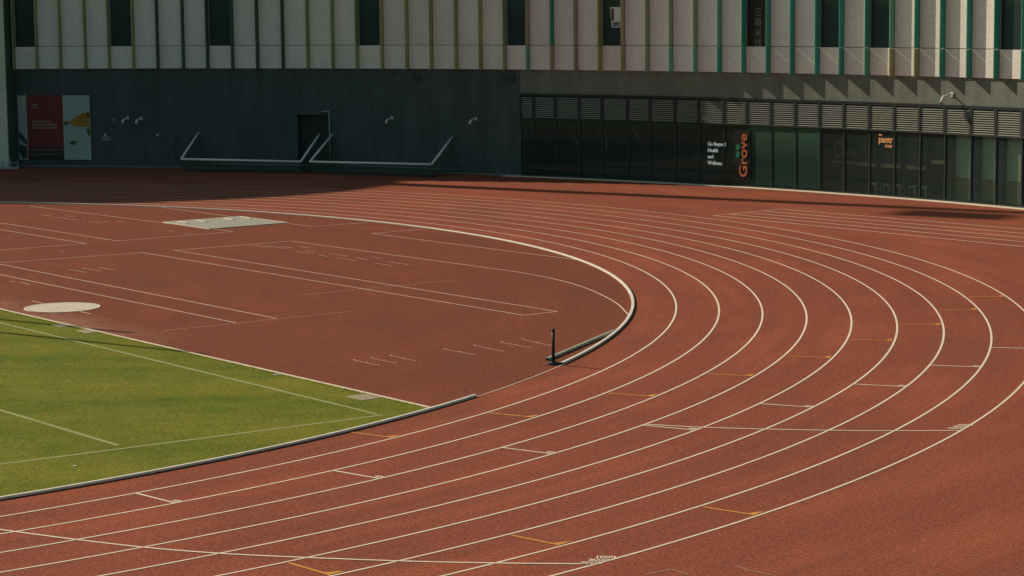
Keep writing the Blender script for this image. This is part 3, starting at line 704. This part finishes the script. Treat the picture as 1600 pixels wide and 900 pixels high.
# ------------------------------------------------------------------ signs
def wall_text(mb, txt, ph, z, d, size, mi=0, rot=False, sx=1.0, **k):
    if rot: fn = lambda u, v, w: W(ph + mdeg(v), d + w, z + u * sx)
    else: fn = lambda u, v, w: W(ph - mdeg(u * sx), d + w, z + v)
    return add_text(mb, txt, fn, mi, size=size, ext=0.012, **k)
o = thing('shop_sign', 'vertical orange word reading upward beside the green film windows', 'shop sign', W(98.9, 0, 0.4))
g = MB(); wall_text(g, "Grove", 98.70, 0.46, 0.035, 0.66, rot=True, sx=1.20, bold=0.010); g.build('lettering', 'sign_orange', o)
g = MB()
for k, (z, s) in enumerate(((1.86, 1), (1.52, 1))):
    pp = [(-0.13, -0.10), (-0.02, -0.16), (0.10, -0.08), (0.13, 0.06), (0.04, 0.16), (-0.10, 0.12)]
    g.quad(*[W(99.13 - mdeg(x * s), 0.035, z + y * s) for x, y in pp])
g.build('leaf', 'sign_green', o)
g = MB(); fbox(g, 99.30, 98.56, -0.034, 0.022, 0.40, 2.70); g.build('backboard', 'rail_end', o)
o = thing('window_lettering', 'four short lines of white lettering on the dark shop window', 'lettering', W(100.2, 0, 0.9))
for k, t in enumerate(("Go Beyond", "Health", "and", "Wellness")):
    g = MB(); wall_text(g, t, 100.60, 1.88 - k * 0.30, -0.030, 0.255, sx=0.90, bold=0.002); g.build('lettering', 'lit_white', o)
o = thing('window_arrow', 'pale arrowhead on the dark window left of the white lettering', 'arrow', W(101.1, 0, 1.0))
g = MB(); pp = [(101.26, 1.30), (100.93, 1.04), (100.93, 1.56)]
g.quad(*[W(p, -0.034, z) for p, z in pp]); g.quad(*[W(p, -0.030, z) for p, z in pp]); g.build('panel', 'banner_dark', o)
o = thing('cafe_sign', 'small warm lit-looking orange and gold lettering hung behind the top of a window', 'shop sign', W(92.2, 0, 2.2))
g = MB(); wall_text(g, "the", 92.56, 2.70, -0.030, 0.13, bold=0.004); g.build('lettering', 'sign_gold', o)
g = MB(); wall_text(g, "pantr", 92.57, 2.40, -0.030, 0.42, sx=0.92, bold=0.004); g.build('lettering', 'sign_gold', o)
g = MB(); wall_text(g, "CLUB", 92.27, 2.20, -0.030, 0.15, sx=1.0, space=1.15, bold=0.004); g.build('lettering', 'sign_gold', o)
o = thing('window_sign', 'white tapering sign with a dark stripe and two dark letters in an upper window', 'window sign', W(104.9, 0, 7.4))
g = MB()
q = [(105.17, 8.44), (104.545, 8.44), (104.545, 7.46), (105.09, 7.46)]
g.hexa([W(q[3][0], 0.078, 7.46), W(q[3][0], 0.086, 7.46), W(q[2][0], 0.086, 7.46), W(q[2][0], 0.078, 7.46)], [W(q[0][0], 0.078, 8.44), W(q[0][0], 0.086, 8.44), W(q[1][0], 0.086, 8.44), W(q[1][0], 0.078, 8.44)])
g.build('board', 'sign_white', o)
g = MB(); g.hexa([W(105.10, .087, 7.78), W(105.10, .090, 7.78), W(104.98, .090, 7.78), W(104.98, .087, 7.78)], [W(105.13, .087, 8.38), W(105.13, .090, 8.38), W(104.98, .090, 8.38), W(104.98, .087, 8.38)]); g.build('stripe', 'sign_red', o)
g = MB(); wall_text(g, "KFC", 105.02, 7.52, 0.089, 0.27, bold=0.012, sx=0.86); g.build('lettering', 'sign_ink', o)
o = thing('window_poster', 'tall black poster with a column of grey characters in an upper window', 'poster', W(98.1, 0, 6.7))
g = MB(); fbox(g, 98.68, 97.66, 0.076, 0.080, 6.62, 11.0); g.build('board', 'poster_black', o)
g = MB(); fbox(g, 97.82, 97.68, 0.081, 0.083, 6.64, 10.9); g.build('edge_strip', 'poster_red', o)
for k, t in enumerate(("三", "哥", "米", "线")):
    g = MB(); r = wall_text(g, t, 98.33, 8.00 - k * 0.47, 0.084, 0.44, bold=0.004); g.build('lettering', 'poster_text', o)

# ------------------------------------------------------------------ things glimpsed inside the shop
for k, (ph, z1, rr, lab) in enumerate(((107.42, 2.16, 0.5, 'leftmost of the three bent pale wood hoops behind the dark window'), (105.98, 2.36, 0.55, 'middle and tallest bent pale wood hoop behind the dark window'), (104.50, 2.47, 0.45, 'rightmost bent pale wood hoop, only its top seen behind the dark window'))):
    o = thing('wooden_hoop', lab, 'hoop', W(ph, -0.9, 0.03), 'bent wood hoops inside the dark window')
    g = MB(); pts = [W(ph - mdeg(0.10), -0.9, (1.42, 1.52, 2.08)[k])] + [W(ph + mdeg(0.36 - 0.46 * math.cos(t)), -0.9, z1 - 0.46 + 0.46 * math.sin(t)) for t in [k2 * PI / 2 / 8 for k2 in range(9)]]
    g.path(pts[:2], 0.022, 8); g.path(pts[1:], 0.022, 8); g.build('frame', 'wood_pale', o, smooth=True)
    g = MB(); g.tube(W(ph - mdeg(0.10), -0.9, 0.03), W(ph - mdeg(0.10), -0.9, (1.42, 1.52, 2.08)[k]), 0.015, n=8); g.build('stay', 'room_dark', o)
SH = [(14, 1.38), (15, 1.37), (16, 1.37), (17, 1.68)]
labs = ['slim wall shelf inside the window left of the one under the cafe lettering', 'slim wall shelf inside the window under the cafe lettering', 'slim wall shelf inside the window right of the cafe lettering', 'higher wall shelf inside the window next to the pale inner panels']
for (i, z), lab in zip(SH, labs):
    a, b = BAY[i], BAY[i + 1]
    o = thing('window_shelf', lab, 'shelf', W((a + b) / 2, -0.6, 0.03), 'shelves inside the cafe windows')
    g = MB(); fbox(g, a - mdeg(0.25), b + mdeg(0.12), -0.62, -0.50, z - 0.12, z + 0.03); g.build('board', 'shelf_wood', o)
    for p in (b + mdeg(0.14), (a + b) / 2 - mdeg(0.05)):
        g = MB(); fbox(g, p + mdeg(0.02), p, -0.61, -0.58, z + 0.031, 2.80); g.build('upright', 'shelf_wood', o)
    g = MB(); fbox(g, a - mdeg(0.25), b + mdeg(0.12), -0.66, -0.63, z + 0.03, 2.78); g.build('back_panel', 'room_dark', o)
# pendant display with flowers in bay 13
o = thing('flower_display', 'wreath and green and orange flowers on a shelf behind the window', 'flowers', W(94.6, -0.6, 0.03), None)
g = MB()
cx0, cz0 = 94.72, 1.95
for k in range(20):
    t0, t1 = 2 * PI * k / 20, 2 * PI * (k + 1) / 20
    g.tube(W(cx0 - mdeg(0.26 * math.cos(t0)), -0.5, cz0 + 0.32 * math.sin(t0)), W(cx0 - mdeg(0.26 * math.cos(t1)), -0.5, cz0 + 0.32 * math.sin(t1)), 0.035, n=6)
g.build('wreath', 'shelf_wood', o)
def clump(mb, ph, d, z, rx, rz, n, s):
    for _ in range(n):
        u, v, w = random.gauss(0, .45), random.gauss(0, .3), random.gauss(0, .45)
        c = Vector(W(ph - mdeg(u * rx), d + v * rx, z + w * rz)); e1 = Vector((random.gauss(0, 1), random.gauss(0, 1), random.gauss(0, 1))).normalized() * s; e2 = e1.orthogonal().normalized() * s * .5
        mb.quad(c - e1, c - e2, c + e1, c + e2)
g = MB(); clump(g, 94.15, -0.5, 2.05, 0.30, 0.45, 90, 0.07); g.build('foliage', 'leaf_green', o)
g = MB(); clump(g, 94.02, -0.48, 1.78, 0.22, 0.12, 40, 0.05); g.build('blossom', 'banner_orange', o)
g = MB(); fbox(g, 94.9, 93.9, -0.75, -0.35, 1.36, 1.42); g.build('shelf', 'shelf_wood', o)
# boxes low behind the cafe glass
for k, p in enumerate((93.35, 92.75, 92.25, 91.55, 91.05)):
    o = thing('stool', ['stool', '', '', '', ''][0], 'stool', W(p, -0.75, 0.03), 'low stools behind the cafe windows')
    o['label'] = 'low pale wooden stool barely seen at the foot of the cafe windows'
    g = MB(); fbox(g, p, p - mdeg(0.42), -0.95, -0.55, 0.44, 0.52); g.build('seat', 'shelf_wood', o)
    for q in (p - mdeg(0.03), p - mdeg(0.35)):
        for d in (-0.92, -0.62):
            g = MB(); fbox(g, q, q - mdeg(0.04), d, d + 0.04, 0.031, 0.439); g.build('leg', 'shelf_wood', o)

# ------------------------------------------------------------------ kerb rails
def rail(name, a0, a1, label, dark_end):
    o = thing(name, label, 'rail', pol(R0, a0), 'aluminium kerb rails round the inside of the track')
    g = MB(); seg = 4.0 / R0 * 180 / PI; a = a0; n = 0
    while a < a1 - 0.01:
        b = min(a + seg, a1); ring(g, R0 - 0.07, R0 + 0.012, a, b - 0.012, 0.012, 0.062, step=0.6); a = b
    m = g.build('rail', ['rail_alu'], o, bevel=0.006)
    g = MB(); a = a0 + 0.6
    while a < a1:
        ring(g, R0 - 0.05, R0 - 0.01, a, a + 0.15, 0.0, 0.013, step=1); a += 1.57
    g.build('foot', 'rail_end', o)
    g = MB()
    for e in ((a0 - 0.012,) if dark_end > 0 else (a1 + 0.002,)):
        ring(g, R0 - 0.067, R0 + 0.007, e, e + 0.010, 0.018, 0.056, step=1)
    g.build('end_plug', 'rail_end', o)
rail('kerb_rail', 31.85, 152, 'long pale kerb rail sweeping round the far side of the red infield', 1)
o = thing('kerb_rail', 'shorter pale kerb rail between the grass pitch and the inner lane', 'rail', pol(R0, 0), 'aluminium kerb rails round the inside of the track')
g = MB(); a = 24.12; seg = 6.28
while a > 0.02:
    b = max(a - seg, 0); ring(g, R0 - 0.065, R0 + 0.012, b + 0.012, a, 0.012, 0.060, step=0.6); a = b
for k in range(14): g.box((R0 - 0.0265, -2.0 - 4 * k, 0.036), (0.077, 3.98, 0.048))
g.build('rail', 'rail_alu', o, bevel=0.006)
g = MB()
for k in range(16): ring(g, R0 - 0.05, R0 - 0.01, 0.5 + 1.5 * k, 0.65 + 1.5 * k, 0.0, 0.013, step=1)
g.build('foot', 'rail_end', o)
lo = thing('loose_rail', 'dull grey length of kerb rail lying loose beside the black post', 'rail', (28.9, 21.5, 0))
p, q = Vector((30.26, 19.36, 0)), Vector((27.6, 23.74, 0)); d = (q - p); mid = (p + q) / 2
g = MB(); g.box((mid.x, mid.y, 0.040), (d.length, 0.10, 0.060), math.atan2(d.y, d.x)); g.build('bar', 'loose_alu', lo, bevel=0.006)
e = p - d.normalized() * 0.006
g = MB(); g.box((e.x, e.y, 0.042), (0.010, 0.08, 0.045), math.atan2(d.y, d.x)); g.build('end_plug', 'rail_end', lo)
# pale edging between rubber and turf
g = MB(); g.box((0, 13.28, 0.014), (67.8, 0.085, 0.026)); tag(g.build('edging', 'edging'), 'thin pale edging strip between the red infield and the green pitch', 'edging')

# black post on a round base
po = thing('marker_post', 'short black post on a heavy round base by the loose rail', 'post', (30.83, 19.10, 0))
g = MB(); g.tube((30.83, 19.10, 0.005), (30.83, 19.10, 0.045), 0.185, 0.180, n=32); g.tube((30.83, 19.10, 0.046), (30.83, 19.10, 0.075), 0.14, 0.06, n=24); g.build('base', 'post_paint', po, smooth=True)
g = MB(); g.tube((30.83, 19.10, 0.07), (30.83, 19.10, 0.84), 0.038, n=16); g.build('pole', 'post_paint', po, smooth=True)
g = MB(); g.tube((30.83, 19.10, 0.80), (30.83, 19.10, 0.885), 0.039, n=16); g.build('cap', 'post_paint', po, smooth=True)

# throwing circle
tc_ = thing('throwing_circle', 'round pale concrete throwing circle in the red infield beside the grass', 'throwing circle', (13.03, 14.84, 0))
g = MB(); g.tube((13.03, 14.84, 0.0), (13.03, 14.84, 0.017), 1.06, n=64); g.build('slab', 'concrete_pale', tc_)
g = MB()
for k in range(64):
    t0, t1 = 2 * PI * k / 64, 2 * PI * (k + 1) / 64
    c = lambda r, t, z: (13.03 + r * math.cos(t), 14.84 + r * math.sin(t), z)
    g.hexa([c(1.063, t0, 0), c(1.105, t0, 0), c(1.105, t1, 0), c(1.063, t1, 0)], [c(1.063, t0, .022), c(1.105, t0, .022), c(1.105, t1, .022), c(1.063, t1, .022)])
g.build('rim', 'board_trim', tc_)

# pit cover
pc = thing('pit_cover', 'square grey board cover with white edges and small white blocks on the far infield', 'cover', (-6.45, 31.8, 0))
g = MB(); g.box((-6.45, 31.78, 0.020), (3.60, 3.52, 0.034)); g.build('board', 'board', pc)
for x, y, sx, sy in ((-6.45, 29.99, 3.72, 0.06), (-6.45, 33.57, 3.72, 0.06), (-8.29, 31.78, 0.06, 3.52), (-4.61, 31.78, 0.06, 3.52)):
    g = MB(); g.box((x, y, 0.022), (sx, sy, 0.042)); g.build('trim', 'board_trim', pc)
for x, y in ((-7.55, 30.45), (-7.45, 31.25), (-7.45, 32.56), (-7.5, 33.40)):
    g = MB(); g.box((x, y, 0.051), (0.80, 0.17, 0.026)); g.build('block', 'board_trim', pc)
# covers let into the grass
for (x, y, sx, sy, m, lab) in ((31.75, 12.93, 0.66, 0.54, 'cover', 'largest square beige cover let into the grass near the pitch corner'), (18.08, 13.04, 0.62, 0.34, 'cover', 'beige cover let into the grass close to the throwing circle, right of the two'), (16.55, 13.06, 0.62, 0.32, 'cover', 'grey cover let into the grass close to the throwing circle, left of the two'), (27.75, 13.13, 0.16, 0.18, 'board', 'smallest grey cover in the grass along the pale edging')):
    o = thing('drain_cover', lab, 'cover', (x, y, 0), 'covers let into the grass edge')
    g = MB(); g.box((x, y, 0.012), (sx, sy, 0.018)); g.build('lid', m, o)
o = thing('paper_scrap', 'tiny white scrap lying on the grass near the pitch corner', 'litter', (34.61, 4.35, 0.012))
g = MB(); g.box((34.61, 4.35, 0.026), (0.06, 0.06, 0.012), 0.6); g.build('scrap', 'litter', o)

# ------------------------------------------------------------------ unseen shadow casters to the left; the block and posts are added
sh = Vector((math.cos(rad(SUN_AZ - 180)), math.sin(rad(SUN_AZ - 180)), 0)); pn = Vector((-sh.y, sh.x, 0)); TE = math.tan(rad(SUN_EL))
HT = 37.0; off = sh * (HT / TE)
front = [(-34, 17.5), (-22.3, 28.2), (-19.3, 30.8), (-17.2, 34.2), (-16.0, 38.5), (-15.7, 41.5), (-16.2, 44.5), (-17.5, 47.3), (-19.6, 50.0), (-26, 53.5)]
plan = [Vector((x, y, 0)) - off for x, y in front]
plan += [plan[-1] - sh * 16, plan[0] - sh * 16]
tw = thing('shade_block', 'tall unseen round-cornered block added to shade the far left of the track', 'building', (plan[3].x, plan[3].y, 0))  # unseen block added to shade the far left track; outline follows that shade
g = MB(); n = len(plan); cen = sum(plan, Vector()) / n
for k in range(n): j = (k + 1) % n; g.quad((*plan[k][:2], 0), (*plan[j][:2], 0), (*plan[j][:2], HT), (*plan[k][:2], HT))
g.quad(*[(*p[:2], HT) for p in plan]); g.build('wall', 'plain_wall', tw)
for s in range(10):
    g = MB()
    for k in range(len(front) - 1):
        a, b = plan[k], plan[k + 1]; nn = Vector(((b - a).y, -(b - a).x, 0)).normalized() * 0.02
        if (a - cen).dot(nn) < 0: nn = -nn
        z = 2.0 + s * 3.4; a2, b2 = a + (b - a) * .12 + nn, a + (b - a) * .88 + nn
        g.quad((*a2[:2], z), (*b2[:2], z), (*b2[:2], z + 1.6), (*a2[:2], z + 1.6))
    g.build('window_band', 'window_dark', tw)
MH = 54.0; base = sh * (-56.0) + pn * 51.33
ms = thing('floodlight_mast', 'tall tapering floodlight mast behind the left end of the stadium', 'mast', base)
g = MB(); g.tube((*base[:2], 0), (*base[:2], MH), 0.85, 0.55, n=24); g.build('pole', 'galv', ms, smooth=True)
g = MB(); hc = base - pn * 2.2 + Vector((0, 0, MH - 1.6)); g.box(hc, (0.5, 2.4, 3.0), math.atan2(sh.y, sh.x)); g.build('lamp_rack', 'galv', ms)
for k, (pp, al, lab) in enumerate(((7.33, 22.3, 'slim unseen post added to throw a thin shadow on the grass, the farther one'), (5.50, 26.6, 'slim unseen post added to throw a thin shadow on the grass, the nearer one'))):
    H = 11.0; b = sh * (al - H / TE) + pn * pp  # unseen posts, added to lay two thin shadow lines over the grass
    fp = thing('shadow_post', lab, 'shadow_post', b, 'unseen posts added for their shadows')
    g = MB(); g.tube((*b[:2], 0), (*b[:2], H), 0.11, 0.085, n=12); g.build('pole', 'white_steel', fp, smooth=True)
    g = MB(); g.tube((*b[:2], H), (*b[:2], H + 0.12), 0.12, 0.04, n=12); g.build('finial', 'white_steel', fp, smooth=True)
